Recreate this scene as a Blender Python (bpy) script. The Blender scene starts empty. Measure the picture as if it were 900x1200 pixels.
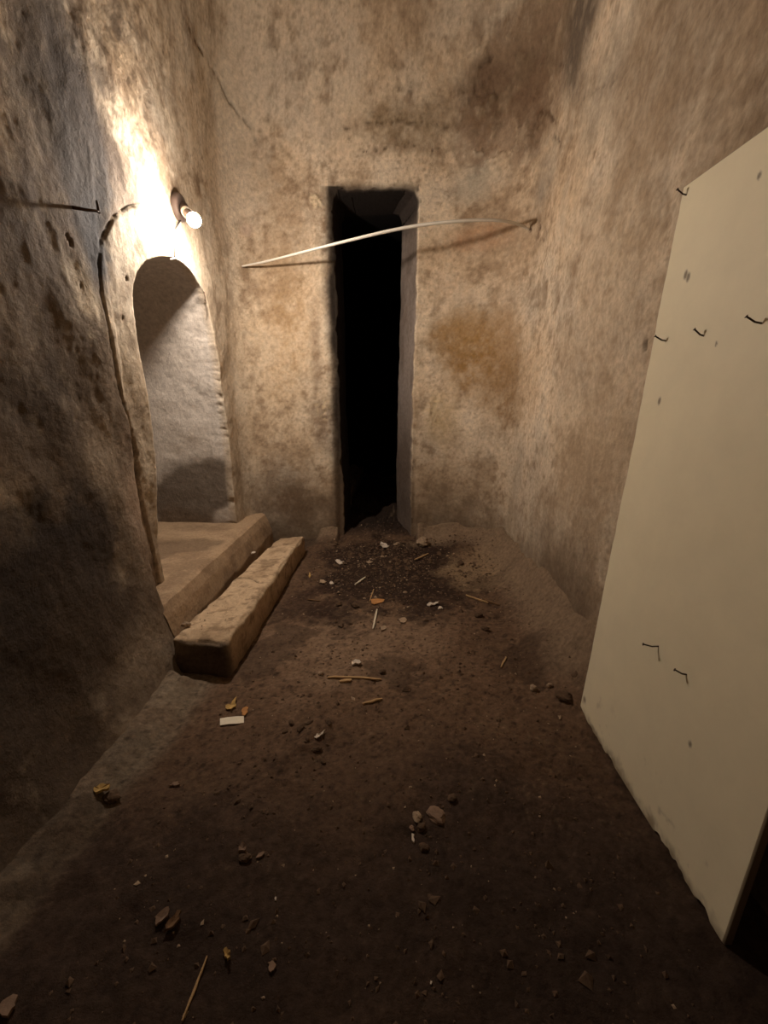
import bpy, math, random
import numpy as np
random.seed(7)
C = bpy.context.scene.collection
# ---------------------------------------------------------------- camera
F, H = 520.0, 1.2
PITCH = math.atan(130.0 / F)
YAW = math.atan(8.0 / F * math.cos(PITCH))
cam_d = bpy.data.cameras.new('camera'); cam = bpy.data.objects.new('camera', cam_d); C.objects.link(cam)
cam.location = (0, 0, H); cam.rotation_euler = (math.pi / 2 - PITCH, 0, YAW)
cam_d.sensor_fit = 'VERTICAL'; cam_d.sensor_height = 24.0; cam_d.lens = F / 1200 * 24.0
cam_d.clip_start = 0.02
bpy.context.scene.camera = cam
# ---------------------------------------------------------------- world, exposure
w = bpy.data.worlds.new('world'); bpy.context.scene.world = w; w.use_nodes = True
w.node_tree.nodes['Background'].inputs[0].default_value = (0.01, 0.01, 0.012, 1)
w.node_tree.nodes['Background'].inputs[1].default_value = 0.3
vs = bpy.context.scene.view_settings
vs.view_transform = 'Standard'; vs.look = 'None'; vs.gamma = 1.0; vs.use_curve_mapping = False
vs.exposure = 1.22
BULB = 800.0            # strength of the glowing glass
BULB_COL = (1.0, 0.865, 0.735, 1)

# ---------------------------------------------------------------- pixel <-> place
def ray(u, v):
    x = (u - 450) / F; up = (600 - v) / F
    y = math.cos(PITCH) + math.sin(PITCH) * up; z = -math.sin(PITCH) + math.cos(PITCH) * up
    c, s = math.cos(YAW), math.sin(YAW)
    return (c * x - s * y, s * x + c * y, z)
def fl(u, v, z0=0.0):
    d = ray(u, v); t = (z0 - H) / d[2]; return (d[0] * t, d[1] * t, z0)
def px(u, v, X):
    d = ray(u, v); t = X / d[0]; return (X, d[1] * t, H + d[2] * t)
def py(u, v, Y):
    d = ray(u, v); t = Y / d[1]; return (d[0] * t, Y, H + d[2] * t)

BULB_POS = px(228, 258, -1.05)
# ---------------------------------------------------------------- noise (numpy value noise)
def _h(i, j, k, s):
    n = (i * 374761393 + j * 668265263 + k * 1274126177 + s * 974634777) & 0xffffffff
    n = ((n ^ (n >> 13)) * 1103515245) & 0xffffffff
    n = ((n ^ (n >> 15)) * 2246822519) & 0xffffffff
    return ((n ^ (n >> 16)) & 0xffff) / 32767.5 - 1.0
def vnoise(P, seed=0):
    P = np.asarray(P, float); I = np.floor(P).astype(np.int64); f = P - I; f = f * f * (3 - 2 * f)
    i, j, k = I[:, 0], I[:, 1], I[:, 2]; x, y, z = f[:, 0], f[:, 1], f[:, 2]
    def L(a, b, t): return a + (b - a) * t
    return L(L(L(_h(i, j, k, seed), _h(i+1, j, k, seed), x), L(_h(i, j+1, k, seed), _h(i+1, j+1, k, seed), x), y),
             L(L(_h(i, j, k+1, seed), _h(i+1, j, k+1, seed), x), L(_h(i, j+1, k+1, seed), _h(i+1, j+1, k+1, seed), x), y), z)
def fbm(P, scale, octv=4, seed=0, gain=0.5, stretch=(1, 1, 1)):
    Q = np.asarray(P, float) * (scale * np.asarray(stretch)); a = 1.0; t = 0; r = 0
    for o in range(octv):
        r = r + a * vnoise(Q + 17.3 * o, seed + o); t += a; a *= gain; Q = Q * 2.03
    return r / t * 1.5
def sst(a, b, x):
    t = np.clip((x - a) / (b - a), 0, 1); return t * t * (3 - 2 * t)
def polydist(P, pts):
    """distance from each P to a 3D polyline, and the fraction along it"""
    best = np.full(len(P), 1e9); fr = np.zeros(len(P)); n = len(pts) - 1
    for q in range(n):
        a = np.array(pts[q], float); b = np.array(pts[q+1], float); ab = b - a
        t = np.clip(((P - a) @ ab) / max(ab @ ab, 1e-9), 0, 1)
        d = np.linalg.norm(P - (a + t[:, None] * ab), axis=1)
        m = d < best; best[m] = d[m]; fr[m] = (q + t[m]) / n
    return best, fr
def inpoly(X, Y, poly):
    r = np.zeros(len(X), bool); n = len(poly)
    for i in range(n):
        x1, y1 = poly[i]; x2, y2 = poly[(i + 1) % n]
        if y1 == y2: continue
        c = ((y1 > Y) != (y2 > Y)) & (X < (x2 - x1) * (Y - y1) / (y2 - y1) + x1)
        r ^= c
    return r
def chaikin(p, n=2, closed=True):
    for _ in range(n):
        q = []
        m = len(p) if closed else len(p) - 1
        if not closed: q.append(p[0])
        for i in range(m):
            a, b = p[i], p[(i + 1) % len(p)]
            q.append(tuple(.75 * s + .25 * t for s, t in zip(a, b))); q.append(tuple(.25 * s + .75 * t for s, t in zip(a, b)))
        if not closed: q.append(p[-1])
        p = q
    return p

# ---------------------------------------------------------------- materials
def mat(name, col=(0.5, 0.5, 0.5), rough=0.85, vcol=False, bump=0.0, bscale=60, var=0.0, vscale=20, metallic=0.0, spec=0.2, grain=None):
    m = bpy.data.materials.new(name); m.use_nodes = True; N = m.node_tree.nodes; Lk = m.node_tree.links
    b = N['Principled BSDF']; b.inputs['Roughness'].default_value = rough; b.inputs['Metallic'].default_value = metallic
    b.inputs['Specular IOR Level'].default_value = spec
    tc = N.new('ShaderNodeTexCoord')
    src = None
    if vcol:
        a = N.new('ShaderNodeAttribute'); a.attribute_name = 'Col'; src = a.outputs['Color']
    else:
        r = N.new('ShaderNodeRGB'); r.outputs[0].default_value = (*col, 1); src = r.outputs[0]
    n = N.new('ShaderNodeTexNoise'); n.inputs['Scale'].default_value = vscale; n.inputs['Detail'].default_value = 8; n.inputs['Roughness'].default_value = 0.65
    mp = N.new('ShaderNodeMapping'); Lk.new(tc.outputs['Object'], mp.inputs[0])
    if grain: mp.inputs['Scale'].default_value = grain
    Lk.new(mp.outputs[0], n.inputs['Vector'])
    mr = N.new('ShaderNodeMapRange'); mr.inputs[1].default_value = 0.3; mr.inputs[2].default_value = 0.7
    mr.inputs[3].default_value = 1 - var; mr.inputs[4].default_value = 1 + var
    Lk.new(n.outputs['Fac'], mr.inputs[0])
    mx = N.new('ShaderNodeVectorMath'); mx.operation = 'SCALE'; Lk.new(src, mx.inputs[0]); Lk.new(mr.outputs[0], mx.inputs['Scale'])
    Lk.new(mx.outputs[0], b.inputs['Base Color'])
    if bump:
        n2 = N.new('ShaderNodeTexNoise'); n2.inputs['Scale'].default_value = bscale; n2.inputs['Detail'].default_value = 10; n2.inputs['Roughness'].default_value = 0.7
        Lk.new(mp.outputs[0], n2.inputs['Vector'])
        bp = N.new('ShaderNodeBump'); bp.inputs['Strength'].default_value = 1.0; bp.inputs['Distance'].default_value = bump
        Lk.new(n2.outputs['Fac'], bp.inputs['Height']); Lk.new(bp.outputs[0], b.inputs['Normal'])
    return m
M = {
 'plaster': mat('plaster', vcol=True, rough=0.93, bump=0.006, bscale=45, var=0.22, vscale=38, spec=0.15),
 'earth': mat('earth_floor', vcol=True, rough=0.95, bump=0.008, bscale=55, var=0.35, vscale=50, spec=0.12),
 'stone': mat('step_stone', vcol=True, rough=0.9, bump=0.004, bscale=70, var=0.22, vscale=60, spec=0.15),
 'board': mat('cream_paint', vcol=True, rough=0.55, bump=0.0006, bscale=30, var=0.035, vscale=9, spec=0.25),
 'wood': mat('splintered_wood', (0.42, 0.27, 0.13), rough=0.8, bump=0.001, bscale=90, var=0.3, vscale=40, grain=(1, 8, 8)),
 'dark_wood': mat('dark_wood', (0.16, 0.09, 0.045), rough=0.85, bump=0.001, bscale=90, var=0.3, vscale=40, grain=(1, 8, 8)),
 'white_wood': mat('pale_wood', (0.66, 0.58, 0.44), rough=0.75, bump=0.0006, bscale=90, var=0.12, vscale=40, grain=(1, 8, 8)),
 'plastic': mat('white_plastic_rod', (0.74, 0.70, 0.62), rough=0.45, var=0.05, spec=0.4),
 'paper': mat('paper_scrap', (0.78, 0.70, 0.55), rough=0.9, bump=0.0006, bscale=60, var=0.10, vscale=30),
 'white_paper': mat('white_scrap', (0.58, 0.50, 0.41), rough=0.9, bump=0.001, bscale=60, var=0.08, vscale=30),
 'yellow': mat('ochre_scrap', (0.45, 0.29, 0.10), rough=0.85, bump=0.001, bscale=60, var=0.2, vscale=40),
 'orange': mat('orange_brown_chip', (0.42, 0.20, 0.07), rough=0.85, bump=0.001, bscale=60, var=0.2, vscale=40),
 'pebble': mat('tan_stone', (0.33, 0.24, 0.16), rough=0.9, bump=0.002, bscale=60, var=0.25, vscale=30),
 'redstone': mat('reddish_stone', (0.22, 0.145, 0.10), rough=0.9, bump=0.002, bscale=60, var=0.25, vscale=30),
 'clod': mat('dark_clod', (0.10, 0.062, 0.038), rough=0.95, bump=0.003, bscale=60, var=0.3, vscale=30),
 'iron': mat('rusty_iron', (0.075, 0.045, 0.03), rough=0.75, bump=0.0006, bscale=120, var=0.4, vscale=80, metallic=0.4, spec=0.3),
 'socket': mat('lamp_base_brown', (0.09, 0.062, 0.05), rough=0.6, bump=0.0006, bscale=50, var=0.15, vscale=40, spec=0.4),
 'brass': mat('lamp_ring_white', (0.78, 0.72, 0.62), rough=0.4, var=0.05, spec=0.5),
 'wire': mat('grey_wire', (0.015, 0.012, 0.01), rough=0.6, var=0.1, spec=0.4),
 'white_wire': mat('white_wire', (0.72, 0.68, 0.6), rough=0.6, var=0.08, spec=0.4),
}
mb = bpy.data.materials.new('glowing_bulb'); mb.use_nodes = True
nb = mb.node_tree.nodes; nb.clear()
em = nb.new('ShaderNodeEmission'); em.inputs[0].default_value = BULB_COL; em.inputs[1].default_value = BULB
mo = nb.new('ShaderNodeOutputMaterial'); mb.node_tree.links.new(em.outputs[0], mo.inputs[0]); M['bulb'] = mb

# ---------------------------------------------------------------- object helpers
def link(name, me, m=None, parent=None, loc=None):
    o = bpy.data.objects.new(name, me); C.objects.link(o)
    if m: me.materials.append(M[m] if isinstance(m, str) else m)
    if parent: o.parent = parent
    if loc is not None: o.location = loc
    return o
def mesh_np(name, V, faces, col=None, smooth=True):
    """faces: list of (k-sided) int arrays"""
    me = bpy.data.meshes.new(name); V = np.asarray(V, np.float32)
    me.vertices.add(len(V)); me.vertices.foreach_set('co', V.ravel())
    loops = np.concatenate([f.ravel() for f in faces]).astype(np.int32)
    tot = np.concatenate([np.full(len(f), f.shape[1], np.int32) for f in faces])
    st = np.concatenate([[0], np.cumsum(tot)[:-1]]).astype(np.int32)
    me.loops.add(len(loops)); me.loops.foreach_set('vertex_index', loops)
    me.polygons.add(len(tot)); me.polygons.foreach_set('loop_start', st); me.polygons.foreach_set('loop_total', tot)
    me.polygons.foreach_set('use_smooth', np.full(len(tot), smooth))
    me.update(calc_edges=True); me.validate()
    if col is not None:
        a = me.attributes.new('Col', 'FLOAT_COLOR', 'POINT')
        a.data.foreach_set('color', np.hstack([np.clip(col, 0.002, 1), np.ones((len(col), 1))]).astype(np.float32).ravel())
    return me
def tag(o, label=None, cat=None, group=None, kind=None):
    if label: o['label'] = label
    if cat: o['category'] = cat
    if group: o['group'] = group
    if kind: o['kind'] = kind
    return o
def empty(name, loc): 
    o = bpy.data.objects.new(name, None); C.objects.link(o); o.location = loc; o.empty_display_size = 0.05; return o
def tube(pts, rad, n=8, caps=True, smooth=True, flat=1.0):
    pts = [np.array(p, float) for p in pts]; R = rad if hasattr(rad, '__len__') else [rad] * len(pts)
    V = []; up = np.array([0, 0, 1.0])
    for i, p in enumerate(pts):
        t = pts[min(i + 1, len(pts) - 1)] - pts[max(i - 1, 0)]; t /= np.linalg.norm(t) + 1e-12
        u = up if abs(t @ up) < 0.95 else np.array([1.0, 0, 0])
        a = np.cross(t, u); a /= np.linalg.norm(a); b = np.cross(t, a)
        for k in range(n):
            an = 2 * math.pi * k / n
            V.append(p + R[i] * (math.cos(an) * a + flat * math.sin(an) * b))
    Fq = [[i * n + k, i * n + (k + 1) % n, (i + 1) * n + (k + 1) % n, (i + 1) * n + k] for i in range(len(pts) - 1) for k in range(n)]
    fs = [np.array(Fq)]
    if caps:
        L0 = (len(pts) - 1) * n
        fs.append(np.array([list(range(n))[::-1], [L0 + k for k in range(n)]]))
    return np.array(V), fs
def lathe(prof, axis, origin, n=28):
    """prof: list of (distance along axis, radius)"""
    ax = np.array(axis, float); ax /= np.linalg.norm(ax); u = np.array([0, 0, 1.0]) if abs(ax[2]) < .9 else np.array([1.0, 0, 0])
    a = np.cross(ax, u); a /= np.linalg.norm(a); b = np.cross(ax, a); V = []
    for d, r in prof:
        for k in range(n):
            an = 2 * math.pi * k / n; V.append(np.array(origin) + ax * d + max(r, 1e-4) * (math.cos(an) * a + math.sin(an) * b))
    Fq = [[i * n + k, (i + 1) * n + k, (i + 1) * n + (k + 1) % n, i * n + (k + 1) % n] for i in range(len(prof) - 1) for k in range(n)]
    L0 = (len(prof) - 1) * n
    return np.array(V), [np.array(Fq), np.array([list(range(n)), [L0 + k for k in range(n)][::-1]])]

# ================================================================= THE SHELL
XL, YB, RC, RR = -1.2, 3.716, 0.24, 0.62
XR = 0.90; YF = -1.0
# plan path: front-left -> back-left corner -> back-right corner -> front-right
L1 = (YB - RC) - YF; A1 = RC * math.pi / 2; L2 = (XR - RR) - (XL + RC); A2 = RR * math.pi / 2; L3 = (YB - RR) - YF
S1 = L1 + A1 * 0.5                 # seam left / back
S2 = L1 + A1 + L2 + A2 * 0.55      # seam back / right
ST = L1 + A1 + L2 + A2 + L3
def path(s):
    s = np.asarray(s, float); x = np.zeros_like(s); y = np.zeros_like(s); nx = np.zeros_like(s); ny = np.zeros_like(s)
    m = s <= L1; x[m] = XL; y[m] = YF + s[m]; nx[m] = 1
    m = (s > L1) & (s <= L1 + A1); a = (s[m] - L1) / RC
    x[m] = XL + RC - RC * np.cos(a); y[m] = YB - RC + RC * np.sin(a); nx[m] = np.cos(a); ny[m] = -np.sin(a)
    m = (s > L1 + A1) & (s <= L1 + A1 + L2); x[m] = XL + RC + s[m] - L1 - A1; y[m] = YB; ny[m] = -1
    q = L1 + A1 + L2; m = (s > q) & (s <= q + A2); a = (s[m] - q) / RR
    x[m] = XR - RR + RR * np.sin(a); y[m] = YB - RR + RR * np.cos(a); nx[m] = -np.sin(a); ny[m] = -np.cos(a)
    q += A2; m = s > q; x[m] = XR; y[m] = YB - RR - (s[m] - q); nx[m] = -1
    return x, y, nx, ny
def vault_k(z): return .13 * np.clip(z - 2.62, 0, 2) ** 2
def wp(u, v):
    """a pixel on the wall shell as a nominal 3D point (before lean and vaulting)"""
    d = ray(u, v); last = None
    for t in np.arange(.3, 7, .004):
        X, Y, Z = d[0] * t, d[1] * t, H + d[2] * t; k = float(vault_k(Z))
        X = (X + .15 * k) / (1 - k); Y = (Y - 1.4 * k) / (1 - k)
        if X > .3: X -= .03 * Z * min(1, (X - .3) / .5)
        last = (X, Y, Z); cl, cr = XL + RC, XR - RR
        out = X < XL or X > XR or Y > YB
        if X < cl and Y > YB - RC: out = out or math.hypot(X - cl, Y - YB + RC) > RC
        if X > cr and Y > YB - RR: out = out or math.hypot(X - cr, Y - YB + RR) > RR
        if out: return last
    return last

def wq(u, v):
    X = XL
    for _ in range(8): p = px(u, v, X); X = XL + .24 * math.exp(-max(p[2], 0) / .47) * (p[1] < 1.95)
    return (XL, p[1], p[2])
# openings, traced where they stand
arch_px = [(190, 700), (184, 640), (180, 560), (174, 490), (166, 430), (157, 375), (154, 340), (159, 315), (172, 303), (192, 299), (212, 305), (228, 322), (240, 345), (249, 385), (257, 430), (264, 480), (270, 540), (275, 598)]
arch = [px(u, v, XL)[1:] for u, v in arch_px]
arch[0] = (arch[0][0], 0.27); arch[0] = (arch[1][0] + 0.02, 0.27); arch[-1] = (arch[-1][0] + .01, 0.27)
bulk = chaikin(arch[1:-1], 2, closed=False)
arch = [arch[0]] + bulk + [arch[-1]]
door = [(-0.41, -0.2), (-0.405, 0.4), (-0.43, 1.2), (-0.425, 2.0), (-0.44, 2.45), (-0.435, 2.66), (-0.40, 2.70), (-0.1, 2.705), (0.12, 2.712), (0.185, 2.695), (0.205, 2.65), (0.20, 2.0), (0.185, 1.2), (0.175, 0.5), (0.19, -0.2)]
band_px = [(215, 238), (172, 238), (150, 243), (131, 256), (119, 283), (113, 310), (115, 345), (120, 375), (127, 412), (134, 448), (141, 482), (147, 485), (149, 503), (157, 545), (162, 580), (172, 620), (185, 680), (203, 742), (215, 760)]
band_line = [px(u, v, XL) for u, v in band_px[1:]]
band = [(p[1], p[2]) for p in band_line] + [(3.05, 0.0), (4.2, 0.0), (4.2, 3.0), (2.9, 2.28)]
crackA = [wp(u, v) for u, v in [(208, 4), (214, 22), (222, 38), (232, 52), (240, 66), (250, 82), (258, 96), (264, 112), (272, 124), (282, 134), (290, 146), (297, 158), (302, 178)]]
crackB = [py(u, v, YB) for u, v in [(571, 148), (570, 160), (566, 172), (567, 187)]]
crackC = [px(u, v, XL) for u, v in [(246, 151), (256, 147), (263, 144)]]
groove = [px(u, v, XL) for u, v in [(149, 500), (153, 520), (158, 545), (160, 572)]]
crackD = [wp(u, v) for u, v in [(752, 60), (724, 92), (700, 104), (683, 118)]]
crackE = [wp(u, v) for u, v in [(584, 54), (578, 68), (568, 76), (562, 90), (560, 106), (567, 114), (578, 106), (588, 116)]]
crackF = [wp(u, v) for u, v in [(628, 128), (642, 133), (652, 146), (650, 160), (660, 172)]]
crackG = [wp(u, v) for u, v in [(392, 152), (430, 146), (470, 141), (505, 144), (536, 150)]]
crackH = [wp(u, v) for u, v in [(415, 182), (450, 174), (486, 171), (522, 180)]]
crackI = [wp(u, v) for u, v in [(600, 60), (622, 70), (640, 64), (655, 78), (668, 72)]]
holes = [(wp(753, 405), .020), (wp(632, 266), .015), (wp(641, 273), .017), (wp(637, 281), .011), (wp(630, 274), .009), (wp(620, 270), .013), (px(148, 327, XL), .010), (px(141, 372, XL), .008),
         (px(78, 285, XL), .011), (px(74, 277, XL), .010), (px(90, 335, XL), .008)]

def vcolmix(c, k, col):
    return c * (1 - k[:, None]) + np.array(col)[None, :] * k[:, None]
# stain marks and other plaster patches, one a painted lamp halo: place, radii (along wall, up), colour, strength
stains_and_halo = [
 (wp(585, 110), .28, .16, (.15, .095, .055), .6, 0), (wp(640, 120), .22, .28, (.13, .075, .042), .55, 0), (wp(566, 95), .10, .10, (.13, .08, .05), .6, 0),
 (wp(470, 150), .38, .12, (.21, .145, .08), .5, 0), (wp(680, 40), .22, .45, (.13, .10, .075), .7, 0), (wp(640, 30), .35, .2, (.20, .14, .09), .45, 0),
 (wp(560, 420), .30, .34, (.30, .17, .06), .6, 0), (wp(590, 470), .2, .3, (.24, .14, .06), .45, 0), (wp(535, 390), .2, .15, (.34, .21, .09), .4, 0),
 (wp(340, 400), .22, .5, (.40, .26, .13), .35, 0), (wp(575, 275), .22, .08, (.46, .24, .12), .35, 0),
 (wp(640, 205), .16, .16, (.30, .26, .21), .5, 0), (wp(560, 215), .14, .12, (.50, .45, .36), .5, 0), (wp(600, 320), .16, .5, (.44, .32, .21), .3, 0),
 (wp(700, 120), .3, .25, (.30, .25, .19), .5, 0), (wp(770, 60), .35, .4, (.20, .145, .095), .55, 0), (wp(860, 90), .4, .5, (.20, .14, .09), .45, 0),
 (wp(720, 330), .6, .9, (.36, .265, .175), .45, 0), (wp(690, 560), .5, .5, (.40, .30, .20), .4, 0), (wp(660, 690), .4, .25, (.20, .145, .10), .6, 0), (wp(520, 490), .12, .22, (.52, .40, .24), .5, 0), (wp(375, 500), .09, .30, (.13, .08, .05), .55, 0), (wp(370, 410), .05, .3, (.20, .13, .08), .4, 0),
 (wp(345, 590), .35, .16, (.10, .062, .038), .75, 0), (wp(540, 610), .12, .18, (.14, .09, .055), .5, 0), 
 (wp(288, 270), .05, .06, (.34, .20, .16), .4, 0), (wp(262, 180), .25, .6, (.72, .62, .49), .55, 0),  # last patch: bright halo right of the lamp, painted pale into the plaster
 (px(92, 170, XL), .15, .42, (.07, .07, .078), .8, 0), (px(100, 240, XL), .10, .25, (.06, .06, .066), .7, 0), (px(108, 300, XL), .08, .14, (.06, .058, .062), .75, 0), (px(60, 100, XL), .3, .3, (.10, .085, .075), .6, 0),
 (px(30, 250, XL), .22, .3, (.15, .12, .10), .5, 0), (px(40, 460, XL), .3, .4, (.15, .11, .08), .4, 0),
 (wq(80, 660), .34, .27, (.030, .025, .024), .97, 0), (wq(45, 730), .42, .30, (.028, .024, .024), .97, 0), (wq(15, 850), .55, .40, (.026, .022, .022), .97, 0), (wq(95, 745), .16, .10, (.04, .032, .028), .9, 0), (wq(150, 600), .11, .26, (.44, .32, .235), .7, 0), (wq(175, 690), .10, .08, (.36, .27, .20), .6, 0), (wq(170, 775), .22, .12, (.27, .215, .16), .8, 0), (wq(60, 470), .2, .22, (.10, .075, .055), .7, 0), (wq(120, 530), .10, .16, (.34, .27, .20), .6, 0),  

 (px(150, 650, XL), .14, .2, (.26, .20, .15), .35, 0),
]
def wall_fields(P, s):
    """P nominal 3D points on the shell: displacement along the normal, and colour"""
    lw = sst(S1 + .05, S1 - .15, s)                        # left wall weight
    rw = sst(S2 - .5, S2 + .3, s)
    d = (0.020 - .010 * lw) * fbm(P, 1.7, 2, 1)
    lump = fbm(P, 7.5, 3, 11, stretch=(1, 1, .62))
    d += (0.0045 + 0.0015 * lw) * lump
    r = 1 - np.abs(fbm(P, 14, 3, 23, stretch=(1, 1, .7)))
    d += (0.0012 + 0.0014 * lw) * (r - .6)
    d += 0.0010 * fbm(P, 55, 3, 31)
    ye = 1.90 + .12 * sst(.3, 1.1, P[:, 2]) + .01 * fbm(P, 8, 2, 35)
    d += lw * .240 * np.exp(-np.clip(P[:, 2], 0, 9) / .47) * sst(ye + .018, ye - .018, P[:, 1]) * (1 + .12 * fbm(P, 2.5, 3, 37))
    # -- colour
    a = fbm(P, 2.2, 5, 41, .6); b = fbm(P, 6, 5, 51, .62, stretch=(1, 1, .4)); c = fbm(P, 20, 5, 61, .65); e = fbm(P, 9, 4, 71, .6, stretch=(1, 1, .18))
    pale = np.array((.70, .59, .45)); tan = np.array((.54, .41, .275)); grey = np.array((.42, .385, .33)); brown = np.array((.20, .13, .08))
    col = np.repeat(pale[None], len(P), 0)
    col = vcolmix(col, sst(-.5, .6, a + .35 * c) * .85, tan); col = vcolmix(col, sst(.1, .7, fbm(P, 1.3, 4, 43, .6) + .3 * c) * .55, (.36, .26, .17))
    col = vcolmix(col, sst(.1, .8, -a + .4 * b) * .4, grey)
    col = vcolmix(col, sst(.15, .9, e + .35 * c) * .40, brown)
    col = vcolmix(col, sst(.1, .9, c + .5 * b) * .45, brown); col = vcolmix(col, sst(.2, .9, fbm(P, 70, 2, 77)) * .4, brown)
    # blotches of lost limewash
    bl = fbm(P, 4.3, 5, 81, .68)
    col = vcolmix(col, sst(.0, .8, bl + .3 * c) * .6, (.23, .155, .095))
    col = vcolmix(col, sst(-.15, -.6, bl) * .4, (.60, .52, .41))
    # left wall: a darker, mottled coat outside the band
    inb = inpoly(P[:, 1], P[:, 2], band) & (P[:, 0] < XL + .2)
    dist, fr = polydist(P, band_line)
    m = (lw > .5)
    near = m & (dist < .012) 
    inw = inb.astype(float)
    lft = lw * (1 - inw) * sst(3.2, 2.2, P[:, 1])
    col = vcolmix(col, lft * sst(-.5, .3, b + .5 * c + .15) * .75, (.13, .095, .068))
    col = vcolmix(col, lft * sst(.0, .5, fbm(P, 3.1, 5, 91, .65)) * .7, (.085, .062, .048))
    col = vcolmix(col, inw * lw * .35, (.50, .43, .34))
    # the raised plaster band round the arch, its edge shadow painted dark along a carved joint, partly a real gap
    step = inw * np.clip(dist / .006, 0, 1)
    fade = sst(.0, .06, fr)
    d += lw * (.0045 + .004 * sst(1.5, .9, P[:, 2])) * step * sst(2.45, 2.15, P[:, 2]) * sst(3.3, 2.6, P[:, 1])
    gk = lw * sst(.0125, .004, dist) * (0.35 + .65 * sst(-.3, .3, fbm(P, 9, 2, 95))) * fade * (1 - inw)
    d -= .014 * gk; col = vcolmix(col, gk * .85, (.03, .022, .018))
    for ln, wd, dp in ((crackA, .013, .020), (crackB, .012, .018), (crackC, .010, .012), (groove, .018, .035), (crackD, .008, .010), (crackE, .018, .018), (crackF, .014, .012), (crackG, .010, .012), (crackH, .009, .010), (crackI, .012, .012)):
        dd, f2 = polydist(P + .012 * np.stack([fbm(P, 25, 2, 101), fbm(P, 25, 2, 103), fbm(P, 25, 2, 105)], 1), ln)
        wv = wd * (.35 + .65 * np.sin(np.clip(f2, 0, 1) * math.pi) ** .5) * (.75 + .5 * fbm(P, 12, 2, 107))
        k = sst(wv * 1.25, wv * .35, dd); d -= dp * k; col = vcolmix(col, k * .85, (.035, .024, .016))
        col = vcolmix(col, sst(.05, 0, dd) * .25, (.22, .15, .10))
    for (hp, hr) in holes:
        dd = np.linalg.norm((P - np.array(hp)) * (1, 1, .7), axis=1) * (1 + .3 * fbm(P, 40, 2, 111)); k = sst(hr, hr * .45, dd)
        d -= hr * 1.2 * k; col = vcolmix(col, k, (.02, .012, .008)); col = vcolmix(col, sst(hr * 3.5, hr, dd) * (1 - k) * .3, (.24, .16, .11))
    wz = fbm(P, 3.5, 5, 121, .65); hf = fbm(P, 34, 4, 123, .7)
    for (sp, ra, rz, cc, st_, _) in stains_and_halo:
        q = P - np.array(sp); dd = np.sqrt((q[:, 0] ** 2 + q[:, 1] ** 2) / ra ** 2 + q[:, 2] ** 2 / rz ** 2) + wz * .55
        col = vcolmix(col, sst(1.5, .35, dd + .25 * c + .12 * hf) * np.clip(1.1 * st_ * (1.15 + .6 * np.clip(c + .5 * b, -.7, .7)), 0, .97), cc)
    # ragged flaked patch over the back door, and the broken lump left of it
    q = (P - np.array(wp(610, 100))); dd = np.sqrt((q[:, 0] ** 2 + q[:, 1] ** 2) / .45 ** 2 + q[:, 2] ** 2 / .5 ** 2) + .5 * wz
    k = sst(1.1, .5, dd) ; tt = fbm(P, 9, 5, 131, .65); d += k * .012 * sst(-.05, .1, tt); col = vcolmix(col, k * sst(.06, -.06, tt) * .5, (.20, .125, .08)); 
    q = (P - np.array(wp(470, 140))); dd = np.sqrt((q[:, 0] ** 2 + q[:, 1] ** 2) / .55 ** 2 + q[:, 2] ** 2 / .28 ** 2)
    d += sst(1.2, .4, dd) * .009 * fbm(P, 9, 4, 133, .6, stretch=(.5, .5, 2.2))
    q = (P - np.array(py(370, 235, YB))); q = np.stack([q[:, 0] + .5 * q[:, 2], q[:, 2] - .2 * q[:, 0]], 1)
    dd = np.sqrt(q[:, 0] ** 2 / .055 ** 2 + q[:, 1] ** 2 / .06 ** 2) + .5 * fbm(P, 30, 2, 137); k = sst(1, .5, dd) * (s > S1)
    d += k * (.006 + .035 * fbm(P, 38, 4, 141, .7)); col = vcolmix(col, k * .8, (.62, .50, .34)); col = vcolmix(col, sst(1.7, 1, dd) * (1 - k) * .4 * (s > S1), (.22, .14, .09))
    # rough patches near the door's lower right edge and left edge
    for (uu, vv) in ((508, 480), (378, 478)):
        q = P - np.array(py(uu, vv, YB)); dd = np.sqrt(q[:, 0] ** 2 / .10 ** 2 + q[:, 2] ** 2 / .14 ** 2 + q[:, 1] ** 2) + .5 * wz; k = sst(1.1, .4, dd)
        d += k * .009 * fbm(P, 35, 3, 143); col = vcolmix(col, k * sst(.1, .5, fbm(P, 40, 3, 145)) * .6, (.60, .47, .29))
    # soot round the doorway: strongest on its left edge and head
    bw = (s > S1) & (s < S2) & (P[:, 1] > YB - .3)
    X, Z = P[:, 0], P[:, 2]
    ed = np.minimum(np.abs(X + .425), 1) ; ld = np.where(Z < 2.75, ed, 9)
    k = bw * sst(.125, .015, ld + .035 * wz) * (Z < 2.72) * .97
    col = vcolmix(col, k, (.022, .016, .013))
    hd = np.where((X > -.46) & (X < .2), np.abs(Z - 2.70), 9); k = bw * sst(.06, .0, hd + .02 * wz) * .8; col = vcolmix(col, k, (.03, .022, .017))
    rd = np.abs(X - .19); k = bw * sst(.03, .0, rd) * sst(1.2, .2, Z) * .8; col = vcolmix(col, k, (.05, .032, .022))
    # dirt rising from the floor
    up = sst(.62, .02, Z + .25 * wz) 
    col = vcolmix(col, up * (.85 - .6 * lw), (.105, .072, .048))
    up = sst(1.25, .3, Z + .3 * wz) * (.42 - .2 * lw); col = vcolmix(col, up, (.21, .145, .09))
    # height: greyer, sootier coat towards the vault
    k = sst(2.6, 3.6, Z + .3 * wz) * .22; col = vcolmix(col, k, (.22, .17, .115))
    # bevel of the doorway's left arris: rounded and worn
    d -= bw * .035 * sst(.06, .0, np.clip(-(X + .425), 0, 1) + (X > -.35) * 1.0) * (Z < 2.7)
    return d, col
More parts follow.
